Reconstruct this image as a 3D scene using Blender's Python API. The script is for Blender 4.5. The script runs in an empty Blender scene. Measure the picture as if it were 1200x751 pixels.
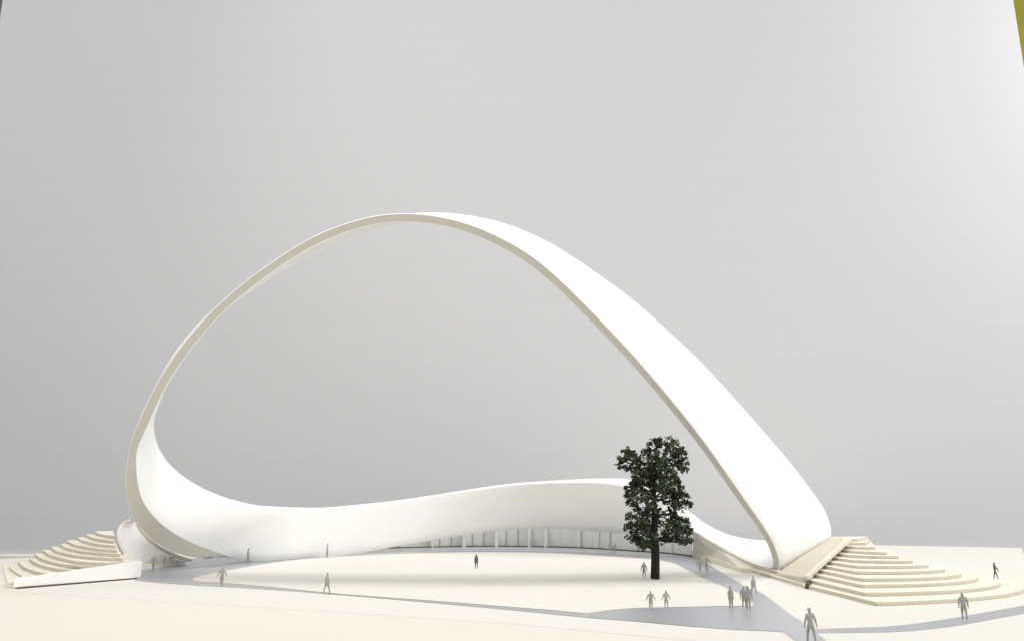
import bpy, bmesh, math, random
from mathutils import Vector, Matrix
from math import sin, cos, pi, radians, atan, tan, sqrt
random.seed(7)
S = bpy.context.scene
COL = S.collection

# ------------------------------------------------------------ camera geometry
FPX, CX, CY, HC = 942.0, 600.0, 375.5, 0.726
PITCH = atan(217.0 / FPX)
sp, cp = sin(PITCH), cos(PITCH)

def ray(px, py):
    u = (px - CX) / FPX; v = (CY - py) / FPX
    return Vector((u, cp - v * sp, sp + v * cp))
def G(px, py, z=0.0):
    """world point at height z seen at photo pixel"""
    d = ray(px, py); t = (z - HC) / d.z
    return Vector((d.x * t, d.y * t, z))
def P(px, py, Y):
    """world point at distance Y seen at photo pixel"""
    d = ray(px, py); t = Y / d.y
    return Vector((d.x * t, Y, HC + d.z * t))

# ------------------------------------------------------------ materials
def mat(name, col, rough=0.8, noise=0.03, nscale=30.0, bump=0.0, bscale=200.0, spec=0.3, detail=6):
    m = bpy.data.materials.new(name); m.use_nodes = True
    nt = m.node_tree; b = nt.nodes['Principled BSDF']
    b.inputs['Roughness'].default_value = rough
    b.inputs['Specular IOR Level'].default_value = spec
    tc = nt.nodes.new('ShaderNodeTexCoord')
    n = nt.nodes.new('ShaderNodeTexNoise'); n.inputs['Scale'].default_value = nscale; n.inputs['Detail'].default_value = detail
    nt.links.new(tc.outputs['Object'], n.inputs['Vector'])
    r = nt.nodes.new('ShaderNodeValToRGB')
    r.color_ramp.elements[0].position = 0.3; r.color_ramp.elements[1].position = 0.7
    r.color_ramp.elements[0].color = tuple(c * (1 - noise) for c in col) + (1,)
    r.color_ramp.elements[1].color = tuple(min(1, c * (1 + noise)) for c in col) + (1,)
    nt.links.new(n.outputs['Fac'], r.inputs['Fac'])
    nt.links.new(r.outputs['Color'], b.inputs['Base Color'])
    if bump:
        n2 = nt.nodes.new('ShaderNodeTexNoise'); n2.inputs['Scale'].default_value = bscale; n2.inputs['Detail'].default_value = 4
        nt.links.new(tc.outputs['Object'], n2.inputs['Vector'])
        bp = nt.nodes.new('ShaderNodeBump'); bp.inputs['Strength'].default_value = bump; bp.inputs['Distance'].default_value = 0.02
        nt.links.new(n2.outputs['Fac'], bp.inputs['Height'])
        nt.links.new(bp.outputs['Normal'], b.inputs['Normal'])
    return m

M = {}
M['board'] = mat('cream_board', (0.695, 0.675, 0.622), 0.75, 0.012, 1.2, 0.05, 60)
M['ledge'] = mat('pale_pink_board', (0.70, 0.662, 0.607), 0.8, 0.006, 1.0)
M['path'] = mat('grey_path_paper', (0.35, 0.36, 0.39), 0.33, 0.02, 14, 0.03, 90, spec=0.5)
M['shell'] = mat('white_foam_face', (0.885, 0.885, 0.875), 0.6, 0.008, 3, 0.05, 50)
M['cut'] = mat('cut_foam_edge', (0.625, 0.605, 0.53), 0.95, 0.10, 120, 0.5, 160, spec=0.05)
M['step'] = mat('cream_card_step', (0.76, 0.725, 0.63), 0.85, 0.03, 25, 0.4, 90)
M['white'] = mat('white_card', (0.88, 0.87, 0.86), 0.7, 0.01, 6, 0.04, 50)
M['ridge'] = mat('tan_ridge', (0.68, 0.635, 0.525), 0.85, 0.03, 12, 0.2, 80)
M['sidewall'] = mat('pale_beige_card', (0.67, 0.64, 0.555), 0.85, 0.03, 12, 0.2, 80)
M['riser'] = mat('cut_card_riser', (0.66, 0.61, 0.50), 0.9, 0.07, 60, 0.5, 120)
M['beige'] = mat('beige_card', (0.60, 0.56, 0.455), 0.85, 0.03, 12, 0.2, 80)
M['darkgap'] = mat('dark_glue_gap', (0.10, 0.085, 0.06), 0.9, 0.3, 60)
M['pane'] = mat('frosted_pane', (0.70, 0.70, 0.69), 0.3, 0.03, 6, spec=0.5)
M['mull'] = mat('white_mullion', (0.74, 0.735, 0.71), 0.6, 0.02, 20)
M['fig'] = mat('grey_figure', (0.35, 0.34, 0.32), 0.55, 0.25, 60, spec=0.4)
M['figlight'] = mat('pale_figure', (0.42, 0.41, 0.385), 0.5, 0.2, 60, spec=0.4)
M['figdark'] = mat('dark_figure', (0.12, 0.11, 0.095), 0.6, 0.25, 60, spec=0.4)
M['bark'] = mat('black_bark', (0.018, 0.019, 0.014), 0.9, 0.5, 40, 0.6, 80)
M['olive'] = mat('olive_wall', (0.29, 0.25, 0.035), 0.9, 0.05, 2)
M['brown'] = mat('brown_grey_panel', (0.16, 0.145, 0.125), 0.9, 0.05, 2)
M['desk'] = mat('grey_desk', (0.30, 0.30, 0.29), 0.7, 0.05, 2)

def leaf_mat():
    m = bpy.data.materials.new('dark_foliage'); m.use_nodes = True
    nt = m.node_tree; b = nt.nodes['Principled BSDF']; b.inputs['Roughness'].default_value = 0.75
    b.inputs['Specular IOR Level'].default_value = 0.12
    g = nt.nodes.new('ShaderNodeNewGeometry'); r = nt.nodes.new('ShaderNodeValToRGB')
    e = r.color_ramp.elements
    e[0].color = (0.022, 0.032, 0.014, 1); e[1].color = (0.20, 0.24, 0.15, 1); e[1].position = 1
    x = r.color_ramp.elements.new(0.72); x.color = (0.06, 0.076, 0.043, 1)
    nt.links.new(g.outputs['Random Per Island'], r.inputs['Fac']); nt.links.new(r.outputs['Color'], b.inputs['Base Color'])
    return m
M['leaf'] = leaf_mat()

def backdrop_mat():
    m = bpy.data.materials.new('corrugated_card'); m.use_nodes = True
    nt = m.node_tree; b = nt.nodes['Principled BSDF']; b.inputs['Roughness'].default_value = 0.7
    b.inputs['Specular IOR Level'].default_value = 0.2
    tc = nt.nodes.new('ShaderNodeTexCoord')
    # fine flutes: noise strongly stretched along X plus a regular wave along Z
    mp = nt.nodes.new('ShaderNodeMapping'); mp.inputs['Scale'].default_value = (0.35, 1, 14.0)
    nt.links.new(tc.outputs['Object'], mp.inputs['Vector'])
    n = nt.nodes.new('ShaderNodeTexNoise'); n.inputs['Scale'].default_value = 1.0; n.inputs['Detail'].default_value = 5
    nt.links.new(mp.outputs['Vector'], n.inputs['Vector'])
    w = nt.nodes.new('ShaderNodeTexWave'); w.wave_type = 'BANDS'; w.bands_direction = 'Z'
    w.inputs['Scale'].default_value = 2.1; w.inputs['Distortion'].default_value = 0.6; w.inputs['Detail'].default_value = 3
    w.inputs['Detail Scale'].default_value = 1.0
    nt.links.new(tc.outputs['Object'], w.inputs['Vector'])
    add = nt.nodes.new('ShaderNodeMath'); add.operation = 'MULTIPLY_ADD'; add.inputs[1].default_value = 0.28
    nt.links.new(w.outputs['Fac'], add.inputs[0]); nt.links.new(n.outputs['Fac'], add.inputs[2])
    grain = nt.nodes.new('ShaderNodeTexNoise'); grain.inputs['Scale'].default_value = 13; grain.inputs['Detail'].default_value = 6
    nt.links.new(tc.outputs['Object'], grain.inputs['Vector'])
    add2 = nt.nodes.new('ShaderNodeMath'); add2.operation = 'MULTIPLY_ADD'; add2.inputs[1].default_value = 0.5
    nt.links.new(grain.outputs['Fac'], add2.inputs[0]); nt.links.new(add.outputs[0], add2.inputs[2])
    r = nt.nodes.new('ShaderNodeValToRGB')
    r.color_ramp.elements[0].position = 0.45; r.color_ramp.elements[1].position = 1.35 if False else 1.0
    r.color_ramp.elements[0].color = (0.613, 0.616, 0.634, 1); r.color_ramp.elements[1].color = (0.634, 0.636, 0.654, 1)
    nt.links.new(add2.outputs[0], r.inputs['Fac']); nt.links.new(r.outputs['Color'], b.inputs['Base Color'])
    bp = nt.nodes.new('ShaderNodeBump'); bp.inputs['Strength'].default_value = 0.025; bp.inputs['Distance'].default_value = 0.05
    nt.links.new(add.outputs[0], bp.inputs['Height']); nt.links.new(bp.outputs['Normal'], b.inputs['Normal'])
    return m
M['backdrop'] = backdrop_mat()

# ------------------------------------------------------------ object helpers
def link(name, me, mats, parent=None):
    o = bpy.data.objects.new(name, me); COL.objects.link(o)
    for m in (mats if isinstance(mats, (list, tuple)) else [mats]): me.materials.append(m)
    if parent:
        o.parent = parent
        o.matrix_parent_inverse = Matrix.Translation(parent.location).inverted()
    return o
def from_bm(name, bm, mats, parent=None, smooth=False):
    bmesh.ops.recalc_face_normals(bm, faces=bm.faces)
    me = bpy.data.meshes.new(name); bm.to_mesh(me); bm.free()
    if smooth:
        for p in me.polygons: p.use_smooth = True
    return link(name, me, mats, parent)
def empty(name, loc):
    o = bpy.data.objects.new(name, None); COL.objects.link(o); o.location = loc; o.empty_display_size = 0.1
    return o
def tag(o, label=None, cat=None, group=None, kind=None):
    if label: o['label'] = label
    if cat: o['category'] = cat
    if group: o['group'] = group
    if kind: o['kind'] = kind
    return o
def prism(bm, pts, z0, z1, mi=0, side=None):
    """pts: list of (x,y); closed polygon extruded"""
    lo = [bm.verts.new((p[0], p[1], z0)) for p in pts]; hi = [bm.verts.new((p[0], p[1], z1)) for p in pts]
    n = len(pts)
    fs = [bm.faces.new(hi), bm.faces.new(lo[::-1])]
    for i in range(n):
        fs.append(bm.faces.new((lo[i], lo[(i + 1) % n], hi[(i + 1) % n], hi[i])))
    for f in fs[:2]: f.material_index = mi
    for f in fs[2:]: f.material_index = mi if side is None else side
    return fs
def bar(bm, a, b, w, h, mi=0):
    """box along a->b, width w (horizontal), height h upward from a,b"""
    a = Vector(a); b = Vector(b); d = (b - a); n = Vector((-d.y, d.x, 0)).normalized() * (w / 2); up = Vector((0, 0, h))
    v = [bm.verts.new(p) for p in (a - n, a + n, b + n, b - n, a - n + up, a + n + up, b + n + up, b - n + up)]
    for q in ((0, 1, 2, 3), (4, 5, 6, 7), (0, 1, 5, 4), (1, 2, 6, 5), (2, 3, 7, 6), (3, 0, 4, 7)):
        f = bm.faces.new([v[i] for i in q]); f.material_index = mi
def bevel(o, w, seg=2):
    m = o.modifiers.new('bevel', 'BEVEL'); m.width = w; m.segments = seg; m.limit_method = 'ANGLE'; m.angle_limit = radians(40)
    return o
def cr(pts, n, closed=False):
    """Catmull-Rom through tuples of floats"""
    out = []; N = len(pts); segs = N if closed else N - 1
    def g(i):
        return pts[i % N] if closed else pts[max(0, min(N - 1, i))]
    for i in range(segs):
        p0, p1, p2, p3 = g(i - 1), g(i), g(i + 1), g(i + 2)
        for k in range(n):
            t = k / n
            out.append(tuple(0.5 * ((2 * b) + (-a + c) * t + (2 * a - 5 * b + 4 * c - d) * t * t + (-a + 3 * b - 3 * c + d) * t ** 3)
                             for a, b, c, d in zip(p0, p1, p2, p3)))
    if not closed: out.append(tuple(pts[-1]))
    return out

# ------------------------------------------------------------ setting
# base board
A = G(-20, 654.5); Bk = G(865, 635.2); C_ = G(1197, 641.6); D_ = G(1203, 664); 
fr0 = G(-30, 690); fr1 = G(300, 710.5); fr2 = G(600, 730.5); fr3 = G(830, 751.5); fr4 = G(980, 772)
tipR = D_ + (D_ - C_) * 1.0
left0 = Vector((fr0.x - 1.4, fr0.y + 0.3, 0)); leftb = Vector((A.x - 1.5, A.y - 0.6, 0))
front_curve = [fr4, fr3, fr2, fr1, fr0]
poly = [leftb, left0] + [fr0, fr1, fr2, fr3, fr4] + [Vector((tipR.x, fr4.y, 0)), tipR, C_, Bk]
bm = bmesh.new(); prism(bm, [(p.x, p.y) for p in poly], -0.0009, 0.0)
o = from_bm('base_board', bm, M['board']); tag(o, kind='structure')
bm = bmesh.new()
poly2 = [leftb, Vector((leftb.x, 1.5, 0)), Vector((tipR.x, 1.5, 0)), tipR, C_, Bk]
c0 = sum(poly2, Vector()) / len(poly2)
poly2 = [p + (c0 - p) * 0.006 for p in poly2]
prism(bm, [(p.x, p.y) for p in poly2], -0.36, -0.0013)
o = from_bm('lower_board', bm, M['ledge']); tag(o, kind='structure')
bm = bmesh.new(); prism(bm, [(-40, -6), (40, -6), (40, 26), (-40, 26)], -0.60, -0.365)
tag(from_bm('table', bm, M['desk']), kind='structure')

def sheet(name, pxs, z, m, smooth_n=0):
    pts = [G(x, y, z) for x, y in pxs]
    bm = bmesh.new(); f = bm.faces.new([bm.verts.new(p) for p in pts])
    bmesh.ops.triangulate(bm, faces=[f])
    for f in bm.faces:
        f.normal_update()
        if f.normal.z < 0: f.normal_flip()
    me = bpy.data.meshes.new(name); bm.to_mesh(me); bm.free()
    return link(name, me, m)
def c2(pts, n=6): return cr(pts, n)
back_edge = c2([(300, 652.5), (383, 649.8), (420, 645.2), (470, 640.6), (600, 639.4), (700, 641.6), (780, 645.5), (811, 650)])
path_right = c2([(811, 650.5), (826, 658), (843, 668.5), (870.7, 685)]) + c2([(894, 695), (911.5, 708), (928.6, 721), (941.5, 729), (969, 751), (1010, 788)])[0:]
lower = [(975, 788), (933, 751), (919, 740)] + c2([(900, 738.6), (864, 737.2), (800, 732.5), (750, 728), (687, 722.8), (600, 714.3), (475, 703), (387, 695.6), (327, 691), (263, 687), (200, 683.4), (158, 679.5)])
island_in = c2([(204, 668), (218, 664)], 2)
left_top = [(157, 662), (164, 661), (214, 655), (260, 651)]
p_out = back_edge + path_right[1:] + lower + left_top
o = sheet('path', p_out, 0.0022, M['path']); tag(o, kind='structure')
# the round white court laid on the grey paper
isl = (c2([(884, 708), (875, 701), (862, 693), (825, 677.5), (800, 664.5), (787, 659), (762, 654.8), (700, 650.5), (650, 647.6), (600, 646.6), (546, 646), (473, 646.6), (436, 647.8),
           (416, 648.3), (352, 654.6), (302, 661.7), (251, 671), (231, 675.6), (226.5, 678), (229, 679.9), (238, 681), (263, 682.4), (327, 688), (387, 694), (450, 699), (525, 704.5), (600, 710.5), (650, 714.5), (687, 718)])
       + c2([(705, 715.3), (725, 713), (750, 711.6), (800, 710.3), (850, 709.4), (880, 709.3)]))
pts = [G(x, y, 0.0065) for x, y in isl]
bm = bmesh.new(); prism(bm, [(p.x, p.y) for p in pts], 0.003, 0.0065)
o = from_bm('courtyard', bm, M['board']); tag(o, kind='structure')
o = sheet('walkway', c2([(950, 736.4), (1000, 735), (1052, 732.4), (1104, 725.6), (1139.5, 719.6), (1205, 708)]) + c2([(1207, 717), (1148, 728), (1104, 735), (1052, 739.6), (1000, 740.8), (956, 741.2)]), 0.0012, M['path'])
tag(o, kind='structure')

# backdrop and what shows past its edges
YB = 17.6
bm = bmesh.new()
def bx(bm, x0, x1, y0, y1, z0, z1): prism(bm, [(x0, y0), (x1, y0), (x1, y1), (x0, y1)], z0, z1)
bx(bm, -12.53, 12.40, YB, YB + 0.06, -0.30, 17)
for v in bm.verts:
    if v.co.x < 0: v.co.x -= (v.co.z - 7) * 0.012
o = from_bm('backdrop', bm, M['backdrop']); tag(o, kind='structure')
bm = bmesh.new(); bx(bm, -13.5, 12.3, YB - 0.10, YB - 0.01, -0.345, -0.255)
o = bevel(from_bm('backdrop_fold', bm, M['white'], None), 0.03); tag(o, kind='structure')
bm = bmesh.new(); bx(bm, 2, 40, 25.0, 25.2, -0.36, 25)
tag(from_bm('wall_right', bm, M['olive']), kind='structure')
bm = bmesh.new(); bx(bm, -40, 1.9, 25.0, 25.2, -0.36, 25)
tag(from_bm('wall_left', bm, M['brown']), kind='structure')

# ------------------------------------------------------------ ribbon building
rb = empty('ribbon_building', (0, 11, 0))
tag(rb, 'white looping ribbon shell twisting up into a tall arch over the courtyard', 'building model')
# F = front edge (px,py,Y), B = back edge (px,py,Y), thickness
ST = [
 ((903,668.5,9.15),(966,633,9.85),.085),
 ((909,664,9.02),(970,629,9.72),.085),
 ((908.5,653,8.98),(970,618,9.75),.085),
 ((902,635,8.95),(963,598,9.75),.085),
 ((889,613.6,8.92),(948,576,9.75),.085),
 ((866.6,582.5,8.9),(922,542,9.75),.088),
 ((840,544,8.85),(889,504,9.7),.09),
 ((815,510,8.82),(857,468,9.67),.092),
 ((787,475,8.78),(825,433,9.64),.094),
 ((760,443,8.74),(797,406,9.62),.096),
 ((733,412.5,8.7),(767,379,9.6),.098),
 ((706.6,384.5,8.65),(738,353.5,9.57),.098),
 ((680,357.5,8.6),(707,331,9.54),.098),
 ((651,329,8.56),(674,308,9.52),.098),
 ((620,303.3,8.5),(639,286.5,9.5),.098),
 ((587,284,8.47),(600,269.5,9.47),.098),
 ((553,269,8.45),(563,259.5,9.45),.098),
 ((520,260,8.42),(527,254.5,9.42),.098),
 ((486.7,255.5,8.4),(492,254,9.4),.098),
 ((453,256,8.4),(459,258.5,9.4),.098),
 ((425,261.5,8.41),(431,266,9.41),.098),
 ((400,269,8.42),(406,275,9.42),.098),
 ((373,280,8.44),(379,286,9.44),.098),
 ((346.5,294.7,8.47),(352,299.5,9.47),.098),
 ((320,312.3,8.5),(324.5,316,9.5),.098),
 ((293,332,8.54),(296,334,9.54),.1),
 ((266.5,354,8.58),(267.5,354.5,9.58),.1),
 ((240,380.5,8.63),(239,378.5,9.6),.102),
 ((214,412.5,8.7),(212.5,410,9.65),.105),
 ((195,441,8.77),(194.5,439,9.7),.108),
 ((180,469,8.85),(183,467.5,9.77),.11),
 ((167.5,497,8.95),(173,494.5,9.85),.115),
 ((161.5,525,9.05),(178,519,9.95),.11,(151.5,522)),
 ((160.6,541,9.12),(184,532,10.0),.11,(148.4,542)),
 ((161.5,562.5,9.2),(194,546,10.07),.11,(146,563)),
 ((166.8,584,9.3),(211,560.5,10.16),.11,(149,588)),
 ((176,599,9.42),(230,572,10.28),.11,(156.5,609.5)),
 ((191,614.6,9.6),(254,582,10.47),.11,(173,628.5)),
 ((209.6,627,9.85),(279,588.5,10.72),.11,(196,643.5)),
 ((231,637.5,10.2),(302,592,11.0),.11,(222,653)),
 ((252.5,644.8,10.6),(324,594,11.3),.11,(248,654.5)),
 ((275,654,11.0),(345,595,11.6),.10),
 ((302,657.5,11.35),(367,595,11.9),.1),
 ((340,656.5,11.7),(395,593.8,12.2),.095),
 ((383,652.5,12.35),(427,590.8,12.6),.095),
 ((440,643.5,12.9),(472,585.7,13.0),.095),
 ((506,631.5,13.45),(526,577.5,13.35),.095),
 ((580,620.5,13.7),(591,567.5,13.45),.095),
 ((637,617,13.65),(645,564,13.1),.1),
 ((690,618.5,13.3),(696,562.5,12.5),.13),
 ((732,621,12.85),(733,564.5,12.05),.17),
 ((770,620,12.4),(765,574,12.2),.15),
 ((803,620,11.8),(797,596,12.4),.12),
 ((830,636,11.0),(828,618,11.9),.1),
 ((858,652,10.2),(862,632,11.1),.095),
 ((882,663,9.55),(905,637,10.45),.09),
]
cen = []
for st in ST:
    f, b, t = st[:3]
    B = P(*b)
    if len(st) > 3:
        a = P(*f); c = P(st[3][0], st[3][1], f[2]); cen.append([(a + c) / 2, B, t, (a - c) / 2])
    else: cen.append([P(*f), B, t, None])
raw = []
for i, (F, B, t, h) in enumerate(cen):
    if h is None:
        T = (cen[(i + 1) % len(cen)][0] - cen[i - 1][0]).normalized(); h = T.cross((B - F).normalized()).normalized() * t / 2
    raw.append(tuple(F) + tuple(B) + (t,) + tuple(h))
SUB = 7
dense = cr(raw, SUB, True)
N = len(dense)
Fp = [Vector(d[0:3]) for d in dense]; Bp = [Vector(d[3:6]) for d in dense]; Th = [d[6] for d in dense]; HF = [Vector(d[7:10]) for d in dense]
def smooth(a, n):
    for it in range(n): a = [a[i] * 0.5 + (a[i - 1] + a[(i + 1) % N]) * 0.25 for i in range(N)]
    return a
Fs, Bs = smooth(Fp, 14), smooth(Bp, 14)
for i in range(N):                     # strong smoothing on the free arch, light at the tight foot bend
    k = min(i, N - i) / SUB
    w_ = max(0.0, min(1.0, (k - 3.0) / 2.0))
    Fp[i] = Fp[i].lerp(Fs[i], w_); Bp[i] = Bp[i].lerp(Bs[i], w_)
HF = smooth(HF, 4)
bm = bmesh.new()
rings = []
BRK = 6
for i in range(N):
    F, B = Fp[i], Bp[i]
    TF = (Fp[(i + 1) % N] - Fp[i - 1]).normalized(); TB = (Bp[(i + 1) % N] - Bp[i - 1]).normalized()
    W = (B - F).normalized()
    hf = HF[i].length; nF = HF[i].normalized(); nB = TB.cross(W).normalized()
    ring = []
    e = 0.010
    for k in range(BRK + 1):
        s = k / BRK; p = F.lerp(B, s); n = nF.lerp(nB, s).normalized(); h = hf + (Th[i] / 2 - hf) * s
        if k == 0: ring.append(p + n * (h - e)); p2 = p + W * e; ring.append(p2 + n * h)
        elif k == BRK: ring.append(p - W * e + n * h); ring.append(p + n * (h - e))
        else: ring.append(p + n * h)
    for k in range(BRK, -1, -1):
        s = k / BRK; p = F.lerp(B, s); n = nF.lerp(nB, s).normalized(); h = hf + (Th[i] / 2 - hf) * s
        if k == BRK: ring.append(p - n * (h - e)); ring.append(p - W * e - n * h)
        elif k == 0: ring.append(p + W * e - n * h); ring.append(p - n * (h - e))
        else: ring.append(p - n * h)
    rings.append([bm.verts.new(v) for v in ring])
R = len(rings[0])
half = R // 2
bm.faces.ensure_lookup_table()
for i in range(N):
    a, b = rings[i], rings[(i + 1) % N]
    for j in range(R):
        f = bm.faces.new((a[j], a[(j + 1) % R], b[(j + 1) % R], b[j]))
        cut = (j == R - 1) or (j == half - 1) or j in (0, half - 2, half, R - 2)
        f.material_index = 1 if (j == R - 1) else 0
        f.smooth = not ((j == R - 1) or (j == half - 1))
shell = from_bm('shell', bm, [M['shell'], M['cut']], rb)

# glazed facade below the shell
fb = c2([(425, 645), (442, 642.6), (473, 641.6), (507, 640.8), (544, 640.2), (582, 640), (620, 640.2), (640, 640.6), (677.7, 641.6), (712.4, 643.4), (745, 645.6), (780, 648), (812, 651.5)], 4)
base = [G(x, y) for x, y in fb]
def shell_low(px):      # height of the shell's lower edge above px
    best = None
    for i in range(N):
        v = Fp[i]; 
        d = v - Vector((0, 0, HC)); dep = d.y * cp + d.z * sp
        x = CX + FPX * d.x / dep; y = CY - FPX * (-d.y * sp + d.z * cp) / dep
        if y > 600 and v.y > 10.5 and (best is None or abs(x - px) < best[0]): best = (abs(x - px), v)
    return best[1].z
bm = bmesh.new()
for i in range(len(base) - 1):
    z0 = max(0.02, shell_low(fb[i][0]) + 0.09); z1 = max(0.02, shell_low(fb[i + 1][0]) + 0.09)
    if fb[i][0] > 760: z0 = min(z0, 0.30); 
    if fb[i + 1][0] > 760: z1 = min(z1, 0.30)
    a, b = base[i], base[i + 1]; back = Vector((0, 0.05, 0))
    v = [bm.verts.new(q) for q in (a, b, b + Vector((0, 0, z1)), a + Vector((0, 0, z0)), a + back, b + back, b + back + Vector((0, 0, z1)), a + back + Vector((0, 0, z0)))]
    for q in ((0, 1, 2, 3), (5, 4, 7, 6), (3, 2, 6, 7)): bm.faces.new([v[k] for k in q])
bmesh.ops.remove_doubles(bm, verts=bm.verts, dist=0.0005)
fac = from_bm('glass_facade', bm, M['pane'], rb)
for px, w, proud, m_ in [(449, .035, .05, 'mull'), (470.6, .05, .16, 'mull'), (507, .05, .2, 'mull'), (544, .055, .22, 'mull'), (582, .06, .24, 'mull'), (620.5, .055, .22, 'mull'), (639.5, .06, .2, 'mull'), (677.7, .07, .16, 'mull'), (712.4, .06, .16, 'mull'), (745, .05, .14, 'mull'), (788, .05, .1, 'mull'),
                    (515.5, .012, .03, 'pane'), (529, .012, .03, 'pane'), (554, .014, .03, 'pane'), (567, .014, .03, 'pane'), (593.4, .014, .03, 'pane'), (607, .014, .03, 'pane'), (657, .012, .02, 'mull'), (694, .012, .02, 'mull'), (703, .01, .02, 'pane'), (728, .012, .02, 'mull')]:
    y = None
    for i in range(len(fb) - 1):
        if fb[i][0] <= px <= fb[i + 1][0]:
            s = (px - fb[i][0]) / (fb[i + 1][0] - fb[i][0]); p = base[i].lerp(base[i + 1], s)
    zt = max(0.03, min(0.6, shell_low(px) + 0.06))
    if px > 760: zt = min(zt, 0.28)
    bm = bmesh.new(); bar(bm, p + Vector((0, 0.02, 0)), p + Vector((0, -proud * .55, 0)), w, zt)
    from_bm('mullion', bm, M['mull'] if m_ == 'mull' else M['path'], fac)
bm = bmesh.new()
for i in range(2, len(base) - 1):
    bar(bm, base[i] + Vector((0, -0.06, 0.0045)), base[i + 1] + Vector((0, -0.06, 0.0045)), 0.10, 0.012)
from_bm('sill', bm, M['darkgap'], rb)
# closed side wall under the descending strip
def wall_poly(name, px_list, thick, m, parent):
    bm = bmesh.new()
    pts = [Vector(p) for p in px_list]
    nrm = Vector((thick, 0.0, 0))
    a = [bm.verts.new(p) for p in pts]; b = [bm.verts.new(p + nrm) for p in pts]
    bm.faces.new(a); bm.faces.new(b[::-1]); n = len(a)
    for i in range(n): bm.faces.new((a[i], b[i], b[(i + 1) % n], a[(i + 1) % n]))
    return from_bm(name, bm, m, parent)
w0 = G(812, 651.5); w1 = G(873, 671)
def wl(s, z): 
    q = w0.lerp(w1, s); return Vector((q.x, q.y, z))
def wpx(px, py):        # height in the side wall's plane for a pixel
    d = ray(px, py); n = Vector((w1.y - w0.y, -(w1.x - w0.x), 0)); t = (w0 - Vector((0, 0, HC))).dot(n) / d.dot(n)
    return Vector((0, 0, HC)) + d * t
up = [wpx(812, 622), wpx(832, 639), wpx(850, 649.5), wpx(864, 657), wpx(868, 659.5)]
side = wall_poly('side_wall', [wl(0, 0), wl(0.95, 0), wl(0.95, 0.03)] + up[::-1][2:], 0.25, M['sidewall'], rb)
off = Vector((-0.03, 0, 0))
wall_poly('kerb', [wl(0.02, 0) + off, wl(1, 0) + off, wl(1, 0.045) + off, wl(0.02, 0.085) + off], 0.12, M['sidewall'], rb)

# ------------------------------------------------------------ right foot block (plinth)
a0 = P(905, 676, 8.72); a0.z = 0
pl = empty('foot_block', (2.9, 8.6, 0)); tag(pl, 'beige sloping wedge block between the arch foot and the right-hand steps', 'plinth')
f0 = G(903, 674.5, 0.0); f1 = G(944, 687.5, 0.0)
t0 = G(911, 671.5, 0.05); t1 = G(941, 676, 0.085); r1 = G(946, 680, 0.085)
u0 = P(972, 628.6, 9.72); u1 = P(990, 629.6, 9.35); u2 = P(1003, 628.0, 9.25)
bm = bmesh.new()
def hull(bm, pts, mi=0):
    vs = [bm.verts.new(p) for p in pts]
    r = bmesh.ops.convex_hull(bm, input=vs)
    for g in r['geom']:
        if isinstance(g, bmesh.types.BMFace): g.material_index = mi
low = lambda p, z=0.0: Vector((p.x, p.y, z))
hull(bm, [f0, f1, t0, t1, u0, u1, low(u0), low(u1)])
bmesh.ops.delete(bm, geom=[v for v in bm.verts if not v.link_faces], context='VERTS')
bevel(from_bm('block', bm, M['beige'], pl), 0.012)
bm = bmesh.new()
lip0 = t1 + Vector((0.0, 0, 0.0)); lip1 = u1
def tube_quad(bm, a, b, wa, wb, h):
    hull(bm, [a, a + wa, b, b + wb, a + Vector((0, 0, h)), a + wa + Vector((0, 0, h)), b + Vector((0, 0, h)), b + wb + Vector((0, 0, h))])
tube_quad(bm, lip0 + Vector((0.01, 0, -0.03)), lip1 + Vector((0.01, 0, -0.03)), Vector((0.03, -0.01, 0)), Vector((0.06, -0.03, 0)), 0.042)
bmesh.ops.delete(bm, geom=[v for v in bm.verts if not v.link_faces], context='VERTS')
bevel(from_bm('ridge', bm, M['ridge'], pl), 0.008)
bm = bmesh.new()
hull(bm, [G(943, 689, 0.0), G(948, 689.6, 0.0), G(944, 683, .05), G(949, 683, .05), G(950, 682, 0), G(950, 680, .06)])
bmesh.ops.delete(bm, geom=[v for v in bm.verts if not v.link_faces], context='VERTS')
from_bm('seam', bm, M['darkgap'], pl)

# ------------------------------------------------------------ stepped terraces
def round_poly(pts, radii, seg=6):
    out = []; n = len(pts)
    for i in range(n):
        p = Vector(pts[i]); r = radii[i]
        if r <= 0: out.append(p); continue
        a = Vector(pts[i - 1]) - p; b = Vector(pts[(i + 1) % n]) - p
        ra = min(r, a.length * 0.45); rb_ = min(r, b.length * 0.45)
        s = p + a.normalized() * ra; e = p + b.normalized() * rb_
        for k in range(seg + 1):
            t = k / seg; out.append(s * (1 - t) ** 2 + p * 2 * t * (1 - t) + e * t * t)
    return out
rt = empty('stepped_terrace', (3.6, 8, 0)); tag(rt, 'cream fan of wide curved steps descending right from the arch foot', 'steps', 'stepped terraces flanking the ribbon')
hR = 0.0295
cor = [(1027, 705), (1014, 694), (1010.5, 684.5), (1008.5, 677), (1004, 669), (1002, 662), (999, 655.5), (995.5, 649.5), (993.5, 644), (991, 639.5), (989.5, 634.5), (987.5, 630.8)]
tip = [(1196, 682), (1172, 680), (1147, 675), (1128, 671), (1108, 666), (1089, 661), (1071, 656), (1054, 651), (1040, 646.5), (1026, 640.5), (1015, 635.5), (1005, 631)]
lef = [(945, 684), (945, 677), (948, 670), (951, 664.5), (955, 659.5), (959, 655), (963.5, 650), (968, 645.5), (972, 641), (976, 637), (980.5, 633), (985, 630)]
pivot = G(1000, 629, 0.35)
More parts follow.
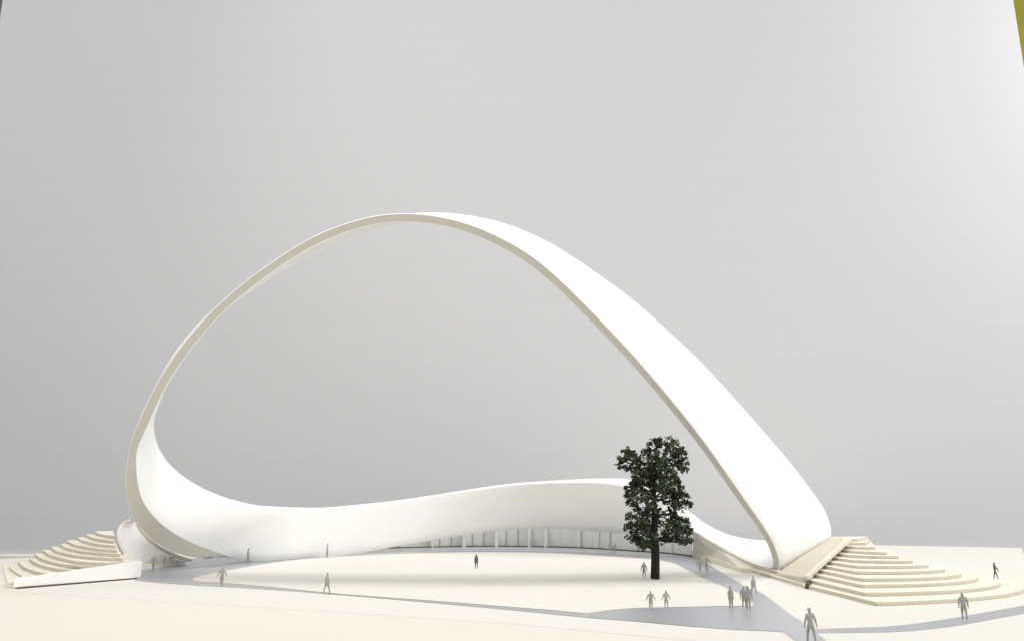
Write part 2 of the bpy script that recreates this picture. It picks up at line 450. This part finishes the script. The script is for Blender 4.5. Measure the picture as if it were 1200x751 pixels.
for k in range(12):
    z = (k + 1) * hR
    C = G(*cor[k], z); T = G(*tip[k], z); L = G(lef[k][0] - 4, lef[k][1], z)
    ch = T - C; nrm = Vector((ch.y, -ch.x, 0)).normalized()
    ctrl = (C + T) / 2 + nrm * ch.length * 0.26 + ch * 0.06
    arc = [C * (1 - s) ** 2 + ctrl * 2 * s * (1 - s) + T * s * s for s in [j / 16 for j in range(17)]]
    back = Vector((max(pivot.x + 0.25, T.x * 0.35 + pivot.x * 0.65), max(T.y + 0.15, pivot.y + 0.15 - 0.3 * (11 - k) / 11), z))
    pts = [L] + arc[:-1] + [T, back, Vector((L.x + .05, max(L.y, pivot.y) + .05, z))]
    rad = [0] + [0.05] + [0] * (len(arc) - 2) + [0.16, 0, 0]
    pts = round_poly([(p.x, p.y) for p in pts], rad)
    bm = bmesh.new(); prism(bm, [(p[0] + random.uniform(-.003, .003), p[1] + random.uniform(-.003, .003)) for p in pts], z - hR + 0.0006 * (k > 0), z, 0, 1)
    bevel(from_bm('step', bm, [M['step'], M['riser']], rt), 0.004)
lt = empty('stepped_terrace', (-4.5, 9, 0)); tag(lt, 'cream curved steps behind a low white front wall, left of the arch', 'steps', 'stepped terraces flanking the ribbon')
hL = 0.0345
def wline(x):
    s = (x - G(15, 690).x) / (G(157.5, 678.3).x - G(15, 690).x)
    return G(15, 690).y + s * (G(157.5, 678.3).y - G(15, 690).y) + 0.12
arcs = [
 [(3, 660), (5, 672), (10, 684), (14, 689)],
 [(10, 663), (16, 668.5), (24, 673), (34, 677), (60, 681)],
 [(20.5, 657), (27, 663), (38, 667.5), (52, 671), (70, 673.5), (100, 674)],
 [(34, 653.5), (39.5, 657.6), (51, 662), (69, 665.8), (90, 667.5), (125, 668)],
 [(40.5, 648), (46, 652.6), (57, 656.5), (74, 660), (100, 662.5), (138, 663)],
 [(50, 643.6), (58, 649), (76, 654), (100, 657.6), (146, 659)],
 [(60, 640), (66, 644.6), (84, 649), (110, 651.8), (144, 653.4)],
 [(70, 636.6), (77, 640.8), (94, 644.6), (115, 646.8), (141, 648.6)],
 [(78.5, 632.6), (86, 637), (100, 640), (118, 642.4), (138, 643.6)],
 [(90, 629), (97, 632.6), (108, 635.4), (120, 637.2), (136, 638.6)],
 [(100, 625.6), (106, 628.6), (114, 630.6), (124, 632), (134, 633.2)],
 [(110.5, 622.2), (116, 624.6), (122, 626), (128, 626.8), (135, 627.6)],
]
for k, a in enumerate(arcs):
    z = hL * max(k, 0.35)
    pts = [G(x, y, z) for x, y in cr(a, 4)]
    pts = [Vector((p.x, max(p.y, wline(p.x)), z)) for p in pts]
    T = pts[0]; E = pts[-1]
    if k >= 4:
        Yb = max(E.y, T.y, 9.2) + .25; back = [Vector((P(a[-1][0] - 0.5, 600, Yb).x, Yb, z))]
    else:
        back = [Vector((-4.05, wline(-4.05), z)), Vector((-4.3, 9.35, z))]
    tb = Vector((T.x + 0.1, T.y + .25, z))
    if k < 11: tb = Vector((T.x + 0.22, T.y + 0.18, z))
    poly = [T] + pts[1:] + back + [tb]
    pl2 = round_poly([(p.x, p.y) for p in poly], [0.05] + [0] * (len(poly) - 2) + [0.05])
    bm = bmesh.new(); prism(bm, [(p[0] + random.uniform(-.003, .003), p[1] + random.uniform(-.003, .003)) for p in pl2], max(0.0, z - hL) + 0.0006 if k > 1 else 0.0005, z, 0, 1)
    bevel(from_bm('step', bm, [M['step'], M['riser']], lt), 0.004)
# low white front wall of the left terrace
q0 = G(15, 690); q1 = G(157.5, 678.3)
def top_at(q, px, py):
    d = ray(px, py); return Vector((q.x, q.y, HC + d.z * (q.y / d.y)))
bm = bmesh.new(); th = Vector((0.02, 0.10, 0))
tp0 = top_at(q0, 17, 677.5); tp1 = top_at(q1, 157, 657.2)
qa = q0 + Vector((0, 0, .012)); qb = q1 + Vector((0, 0, .012))
vs = [bm.verts.new(p) for p in (qa, qb, tp1, tp0, qa + th, qb + th, tp1 + th, tp0 + th)]
for q in ((0, 1, 2, 3), (5, 4, 7, 6), (3, 2, 6, 7), (0, 3, 7, 4), (1, 5, 6, 2), (0, 4, 5, 1)): bm.faces.new([vs[i] for i in q])
bevel(from_bm('front_wall', bm, M['white'], lt), 0.006)
bm = bmesh.new(); bar(bm, q0 + Vector((.01, .045, 0.0)), q1 + Vector((-.01, .045, 0.0)), 0.06, 0.012)
from_bm('seam', bm, M['darkgap'], lt)
bm = bmesh.new()
e0 = G(9, 688.6); bar(bm, e0 + Vector((0, .0, 0)), e0 + Vector((-0.28, 0.75, 0)), 0.05, 0.05)
bevel(from_bm('side_wall', bm, M['step'], lt), 0.006)

# ------------------------------------------------------------ left socket (curved white skirt)
sk = empty('foot_cradle', (-4.0, 9.2, 0)); tag(sk, 'white curved skirt cradling the lower left bend of the ribbon', 'plinth')
Lp = [(153,609.3,10.05),(143,613,10.0),(137.5,621,9.95),(137,633,9.9),(141,644,9.87),(148,654,9.86),(156,661,9.88),(161,664.5,9.95)]
Rp = [(157,609.5,10.15),(161,617,10.1),(168,626,10.05),(177,634.5,10.02),(188,642.5,10.05),(200,649,10.15),(211,653,10.35),(222,656,10.6)]
Ld = [P(*p) for p in cr(Lp, 4)]; Rd = [P(*p) for p in cr(Rp, 4)]
bm = bmesh.new(); rows = []
for a, b in zip(Ld, Rd):
    row = []
    for k in range(9):
        s = k / 8; p = a.lerp(b, s)
        p = p + Vector((0.0, 0.03, -0.01)) * sin(pi * s)
        if p.z < 0.006: p.z = 0.006
        row.append(bm.verts.new(p))
    rows.append(row)
for i in range(len(rows) - 1):
    for k in range(8):
        f = bm.faces.new((rows[i][k], rows[i][k + 1], rows[i + 1][k + 1], rows[i + 1][k])); f.smooth = True
skirt = from_bm('skirt', bm, [M['white'], M['step']], sk)
so = skirt.modifiers.new('s', 'SOLIDIFY'); so.thickness = 0.035; so.offset = 0; so.material_offset_rim = 1
bm = bmesh.new()
r0 = G(162.5, 668); r1_ = G(216, 661.2)
bar(bm, r0, r1_, 0.035, 0.062)
bevel(from_bm('rail', bm, M['step'], sk), 0.005)
bm = bmesh.new(); rr = (r1_ - r0)
bar(bm, r0 + rr * .06 + Vector((-.004, -.0195, .026)), r0 + rr * .96 + Vector((-.004, -.0195, .026)), 0.006, 0.022)
from_bm('rail_groove', bm, M['beige'], sk)
bm = bmesh.new()
bar(bm, r0 + Vector((-.10, .0, 0.005)), r0 + Vector((-.01, .02, 0.005)), 0.05, 0.04)
from_bm('seam', bm, M['darkgap'], sk)

bm = bmesh.new()
for i in range(3, len(Rd) - 1):
    bar(bm, Rd[i] + Vector((.012, .0, -.012)), Rd[i + 1] + Vector((.012, .0, -.012)), 0.05, 0.028)
from_bm('glue_seam', bm, M['beige'], sk)

# ------------------------------------------------------------ tree
tb = G(768, 677.3, 0.016)
tree = empty('tree', tb); tag(tree, 'dark green model tree with black trunk standing in the courtyard', 'tree')
TY = tb.y
def tp(px, py, dy=0.0): return P(px, py, TY + dy)
def tapered(bm, pts, radii, seg=8, wob=0.0):
    rings = []
    for i, p in enumerate(pts):
        d = (pts[min(i + 1, len(pts) - 1)] - pts[max(i - 1, 0)]).normalized()
        u = d.orthogonal().normalized(); v = d.cross(u)
        rings.append([bm.verts.new(p + (u * cos(2 * pi * k / seg) + v * sin(2 * pi * k / seg)) * radii[i] * (1 + random.uniform(-wob, wob))) for k in range(seg)])
    for a, b in zip(rings, rings[1:]):
        # match start index
        best = min(range(seg), key=lambda s: sum((a[k].co - b[(k + s) % seg].co).length for k in range(seg)))
        for k in range(seg):
            f = bm.faces.new((a[k], a[(k + 1) % seg], b[(k + 1 + best) % seg], b[(k + best) % seg])); f.smooth = True
    bm.faces.new(rings[0][::-1]); bm.faces.new(rings[-1])
bm = bmesh.new()
trunk_px = [(768, 677.5), (768, 660), (768, 640), (767, 620), (767, 600), (766, 580), (767, 560), (769, 540), (770, 525)]
tpts = [tp(x, y) for x, y in trunk_px]
tapered(bm, tpts, [.048, .042, .039, .034, .028, .024, .017, .010, .004], 12, 0.10)
from_bm('trunk', bm, M['bark'], tree)
# clump centres (px, py, depth, radius in px)
clumps = [
 (770, 522, 0, 11), (758, 530, .08, 9), (784, 524, -.05, 11), (797, 531, .0, 10), (800, 545, .05, 9), (785, 541, .1, 12), (770, 540, -.1, 12), (757, 548, .0, 12), (745, 538, -.05, 8),
 (733, 534, .0, 8), (727, 540, .05, 6), (738, 529, .02, 6), (740, 547, .08, 9), (748, 556, -.06, 9), (765, 556, .12, 13), (782, 556, -.08, 12),
 (741, 573, .0, 9), (736, 583, .05, 7), (750, 580, -.1, 11), (748, 568, .08, 9), (762, 572, .05, 11), (778, 570, -.1, 12), (792, 573, .05, 11), (801, 583, .0, 9), (795, 592, -.06, 9), (783, 582, .1, 11), (764, 588, -.1, 9), (743, 592, .02, 7), (808, 590, 0, 4),
 (741, 607, .0, 8), (739, 617, .04, 8), (752, 611, -.08, 11), (752, 623, .06, 11), (742, 628, .0, 8), (762, 628, -.08, 11), (766, 614, .1, 9), (790, 607, .05, 10), (800, 614, .0, 10), (786, 619, -.08, 12), (797, 626, .05, 11), (808, 620, .0, 6), (782, 632, .06, 9), (756, 638, .0, 7), (801, 636, .0, 5), (750, 632, .1, 8), (763, 640, -.02, 5), (808, 632, 0, 4), (728, 548, 0, 4), (755, 600, .1, 8), (788, 598, .08, 7), (772, 601, .1, 6), (762, 597, -.05, 6), (745, 565, 0, 8), (758, 562, .1, 10), (790, 563, 0, 9),
]
bmL = bmesh.new()
limb_src = [tp(767, 556), tp(766, 583), tp(767, 603), tp(768, 632), tp(768, 545)]
lb_n = 0
for (cx_, cy_, dy, rp) in clumps:
    c = tp(cx_, cy_, dy * 1.6); r = rp * TY / FPX / 1.0
    s = min([p for p in limb_src if p.z < c.z + 0.05] or limb_src, key=lambda p: (p - c).length)
    mid = s.lerp(c, 0.5) + Vector((random.uniform(-.03, .03), random.uniform(-.03, .03), random.uniform(-.05, .0)))
    lp = [Vector(q) for q in cr([tuple(s), tuple(mid), tuple(c)], 3)]
    tapered(bmL, lp, [max(.0025, .011 * (1 - i / len(lp))) for i in range(len(lp))], 5, 0.1)
    for q in range(5):
        e = c + Vector((random.gauss(0, 1), random.gauss(0, 1), random.gauss(0, .8))).normalized() * r * random.uniform(.7, 1.15)
        st_ = lp[-2]; tapered(bmL, [st_, st_.lerp(e, .55) + Vector((0, 0, .008)), e], [.0035, .002, .001], 4)
from_bm('limbs', bmL, M['bark'], tree)
verts = []; faces = []
for (cx_, cy_, dy, rp) in clumps:
    c = tp(cx_, cy_, dy * 1.6); r = rp * TY / FPX
    n = int(3.0 * rp * rp) + 50
    subs = [c + Vector((random.gauss(0, 1), random.gauss(0, 1), random.gauss(0, 1))).normalized() * r * random.uniform(.45, .95) for _ in range(int(rp * 1.6) + 3)]
    for _ in range(n):
        sc_ = random.choice(subs)
        p = sc_ + Vector((random.gauss(0, 1), random.gauss(0, 1), random.gauss(0, .7))) * r * 0.17
        s = random.uniform(.008, .018)
        u = Vector((random.gauss(0, 1), random.gauss(0, 1), random.gauss(0, 1))).normalized(); v = u.orthogonal().normalized()
        w = u.cross(v); v, w = v * s, w * s * random.uniform(.5, .9)
        b = len(verts)
        verts += [p - v, p + w - v * .1, p + v, p - w + v * .1 + u * s * .3]
        faces.append((b, b + 1, b + 2, b + 3))
me = bpy.data.meshes.new('crown'); me.from_pydata([tuple(v) for v in verts], [], faces); me.update()
link('crown', me, M['leaf'], tree)

# ------------------------------------------------------------ people
def figure_mesh(name, stride=0.1, armL=0.25, armR=0.25, coat=0.0, bendL=0.1, bendR=0.1, fold=0.0, bulk=1.0, big_head=1.14, mode='walk', hands=True):
    """height 1, facing -Y, one continuous skinned body"""
    V = []; E = []; Rr = []
    def v(p, r, par=None):
        V.append(Vector(p)); Rr.append(r)
        if par is not None: E.append((par, len(V) - 1))
        return len(V) - 1
    k = bulk
    pel = v((0, 0, .53), (.082 * k, .062 * k))
    wai = v((0, 0, .62), (.074 * k, .055 * k), pel)
    che = v((0, -.004, .73), (.098 * k, .064 * k), wai)
    nb = v((0, 0, .815), (.055 * k, .045), che)
    nk = v((0, -.004, .855), (.030, .031), nb)
    h1 = v((0, -.012, .895), (.046 * big_head, .052 * big_head), nk)
    h2 = v((0, -.008, .945), (.050 * big_head, .058 * big_head), h1)
    h3 = v((0, -.002, .980), (.036 * big_head, .042 * big_head), h2)
    ns = v((0, -.070 * big_head, .918), (.009, .010), h1)
    for s, arm, bend in ((-1, armL, bendL), (1, armR, bendR)):
        sh = v((s * .105 * k, 0, .790), (.044 * k, .042 * k), che)
        lat = sin(arm * 0.55 + .12); 
        el = v((s * (.115 * k + .16 * lat), -.10 * fold * (s == 1 or 1), .790 - .165 * cos(arm * .6)), (.034 * k, .033 * k), sh)
        fx = s * (.115 * k + .16 * lat + .14 * sin(arm - bend * .6)); fy = -.10 * fold - .12 * bend - .05 * fold
        fz = .790 - .165 * cos(arm * .6) - .145 * cos(arm) * (1 - .55 * bend)
        wr = v((fx, fy, fz), (.024, .022), el)
        d = (V[wr] - V[el]).normalized()
        pm = v(V[wr] + d * .038, (.020, .012), wr)
        if hands:
            side = Vector((0, -1, 0))
            for q, ln in enumerate((.030, .037, .034, .026)):
                off = side * (.018 - q * .012)
                f1_ = v(V[pm] + d * .020 + off, (.0062, .0062), pm)
                v(V[f1_] + d * ln + Vector((-s * .008, 0, 0)), (.005, .005), f1_)
            th_ = v(V[wr] + d * .018 + side * .028, (.007, .007), wr)
            v(V[th_] + d * .022 + side * .010, (.0055, .0055), th_)
    for s in (-1, 1):
        st = stride * s
        hp = v((s * .052, 0, .485), (.062 * k, .060 * k), pel)
        kn = v((s * .052, -st * .7 - .012, .275), (.043, .043), hp)
        an = v((s * .050, -st * 1.05 + (.03 if s * st < 0 else 0), .050), (.025, .027), kn)
        v((s * .056, V[an].y - .055, .022), (.025, .018), an)
    if coat:
        # hem of a coat: thicker pelvis
        Rr[0] = (.098 * k, .075 * k)
    me = bpy.data.meshes.new(name + '_rig'); me.from_pydata([tuple(p) for p in V], E, []); me.update()
    o = bpy.data.objects.new('tmp', me); COL.objects.link(o)
    m = o.modifiers.new('skin', 'SKIN'); m.use_smooth_shade = True
    for i, sv in enumerate(me.skin_vertices[0].data):
        sv.radius = Rr[i]; sv.use_root = (i == 0)
    ss = o.modifiers.new('ss', 'SUBSURF'); ss.levels = 2; ss.render_levels = 2
    dg = bpy.context.evaluated_depsgraph_get(); dg.update()
    res = bpy.data.meshes.new_from_object(o.evaluated_get(dg))
    bpy.data.objects.remove(o)
    zs = [q.co.z for q in res.vertices]; z0, z1 = min(zs), max(zs)
    for q in res.vertices: q.co = (q.co - Vector((0, 0, z0))) / (z1 - z0)
    for p in res.polygons: p.use_smooth = True
    res.name = name
    return res
FM = {
 'walk': figure_mesh('walk', .13, .32, .25),
 'walk2': figure_mesh('walk2', -.11, .4, .2, coat=1),
 'stand': figure_mesh('stand', .03, .15, .2, bendL=.3, bulk=.95),
 'coat': figure_mesh('coat', .06, .14, .12, coat=1, bulk=1.12),
 'child': figure_mesh('child', .07, .5, .45, big_head=1.25, bulk=1.15),
 'fold': figure_mesh('fold', .05, .15, .15, bendL=1.1, bendR=1.1, fold=.6),
 'slim': figure_mesh('slim', .02, .02, .04, bendL=.1, bulk=.85),
 'reach': figure_mesh('reach', .12, .2, .9, bendR=1.2, fold=.7),
}
GRP = 'grey model people standing around the ribbon'
people = [
 # foot x, foot y, head-top y, pose, yaw deg, material, label
 (179.5, 668, 650, 'walk', 15, 'fig', 'grey walking figure, left one of the trio beside the low cream rail'),
 (193, 667.5, 649, 'coat', -20, 'fig', 'grey figure in a coat, middle one of the trio by the cream rail at left'),
 (200, 663.8, 646.2, 'walk2', 30, 'figlight', 'pale grey striding figure, rightmost and rearmost of the trio by the cream rail'),
 (259.5, 686, 663.5, 'child', 10, 'fig', 'grey figure with elbows out at the pointed left tip of the courtyard'),
 (290, 659.5, 642, 'slim', 80, 'fig', 'slim grey figure on the path close to the left bend of the ribbon'),
 (383, 653.2, 637, 'slim', 85, 'fig', 'thin distant figure right against the foot of the white wall, left of the glazing'),
 (382.5, 695, 670.5, 'walk', 75, 'fig', 'grey figure walking in profile on the thin grey line at the court\'s front edge'),
 (558, 665.6, 648.8, 'coat', 50, 'figdark', 'dark lone figure in a long coat in the middle of the empty white courtyard'),
 (623, 641.2, 627.5, 'walk', 40, 'figlight', 'faint grey figure in front of the glazed facade beside a white mullion'),
 (715, 648.3, 634.8, 'walk2', 20, 'figlight', 'left figure of the faint pair in front of the glazing just left of the tree'),
 (720.8, 648.0, 636, 'child', -20, 'figlight', 'right figure of the faint pair in front of the glazing just left of the tree'),
 (755, 676.5, 658, 'child', 30, 'fig', 'small child-like grey figure standing immediately left of the tree trunk'),
 (763, 713.6, 692, 'child', 0, 'fig', 'left child-like figure of the pair walking at the court\'s edge below the tree'),
 (781, 712.4, 691, 'child', 20, 'figlight', 'right paler child-like figure of the pair walking below the tree'),
 (820.5, 671.3, 652.2, 'walk2', 10, 'figlight', 'pale figure, left of the pair on the narrow path right of the tree'),
 (828.5, 670.2, 650.5, 'child', -15, 'figlight', 'pale figure with arms out, right of the pair on the narrow path beside the tree'),
 (883.6, 696, 674.7, 'walk', 35, 'fig', 'grey walking figure on the path just in front of the arch foot'),
 (857, 713.7, 686, 'slim', 20, 'fig', 'slender grey figure standing alone left of the close pair on the forecourt'),
 (872.5, 711.8, 686.5, 'coat', 10, 'fig', 'bulky grey figure half hidden, left and rear of the close pair on the forecourt'),
 (877.5, 715, 686, 'coat', 170, 'fig', 'grey figure in a jacket seen at the front of the close pair on the forecourt'),
 (951.5, 752.5, 711.7, 'walk', 190, 'fig', 'largest grey figure walking at the bottom edge of the photo on the path'),
 (1131, 725.6, 694, 'coat', 175, 'fig', 'stout grey figure on the curved walkway in front of the right steps'),
 (1167, 677.5, 658.7, 'reach', 80, 'figdark', 'dark figure reaching an arm forward behind the right steps'),
]
for fx, fy, hy, pose, yaw, m_, lab in people:
    z = 0.0065
    foot = G(fx, fy, z)
    d = ray(fx, hy); h = HC + d.z * (foot.y / d.y) - z
    me = FM[pose].copy(); me.materials.clear()
    me.materials.append(M[m_])
    o = bpy.data.objects.new('person', me); COL.objects.link(o)
    o.location = foot; o.rotation_euler = (0, 0, radians(yaw)); o.scale = (h, h, h)
    tag(o, lab, 'person', GRP)
# pale figure standing on the descending strip
me = FM['child'].copy(); me.materials.clear(); me.materials.append(M['white'])
o = bpy.data.objects.new('person', me); COL.objects.link(o)
o.location = P(820.5, 616, 12.0); o.scale = (.105,) * 3; tag(o, 'tiny pale figure standing on top of the ribbon right of the tree', 'person', GRP)

# ------------------------------------------------------------ light
def area(name, loc, target, sx, sy, power, col):
    l = bpy.data.lights.new(name, 'AREA'); l.shape = 'RECTANGLE'; l.size = sx; l.size_y = sy; l.energy = power; l.color = col
    o = bpy.data.objects.new(name, l); COL.objects.link(o); o.location = loc
    d = Vector(target) - Vector(loc); o.rotation_euler = d.to_track_quat('-Z', 'Y').to_euler()
    tag(o, kind='structure')
    return o
cl = area('ceiling_lamp', (-7.0, 12.2, 26.0), (0.6, 10.5, 0), 5.0, 0.9, 330, (1, 0.985, 0.95)); cl.data.spread = radians(60)
area('window_light', (18, 7.0, 8.0), (0, 12, 2), 6, 6, 450, (0.96, 0.98, 1))
area('front_fill', (-5, -5, 14), (-2, 13, 4), 8, 4, 620, (1, 0.96, 0.86))  # unseen fill added in front, lifts the ground and warms the upper-left backdrop
area('backdrop_fill', (22, 14, 14), (8, 17, 6), 5, 5, 1500, (1, 0.99, 0.985))  # added source out of view, only brightens the right side of the backdrop
w = bpy.data.worlds.new('World'); S.world = w; w.use_nodes = True
nt = w.node_tree; bg = nt.nodes['Background']
tc = nt.nodes.new('ShaderNodeTexCoord'); sx = nt.nodes.new('ShaderNodeSeparateXYZ'); mr = nt.nodes.new('ShaderNodeMapRange')
nt.links.new(tc.outputs['Generated'], sx.inputs[0]); nt.links.new(sx.outputs['X'], mr.inputs['Value'])
mr.inputs['From Min'].default_value = -1; mr.inputs['From Max'].default_value = 1
mr.inputs['To Min'].default_value = 0.42; mr.inputs['To Max'].default_value = 1.40
nt.links.new(mr.outputs['Result'], bg.inputs['Strength'])
bg.inputs['Color'].default_value = (1.0, 0.992, 0.975, 1)

# ------------------------------------------------------------ camera
cam = bpy.data.cameras.new('camera'); co = bpy.data.objects.new('camera', cam); COL.objects.link(co)
co.location = (0, 0, HC); co.rotation_euler = (pi / 2 + PITCH, 0, 0)
cam.sensor_width = 36; cam.lens = FPX / 1200 * 36; cam.clip_start = 0.05; cam.clip_end = 200
S.camera = co
S.view_settings.view_transform = 'Standard'; S.view_settings.look = 'None'; S.view_settings.exposure = 0; S.view_settings.gamma = 1
S.cycles.max_bounces = 8; S.cycles.diffuse_bounces = 5
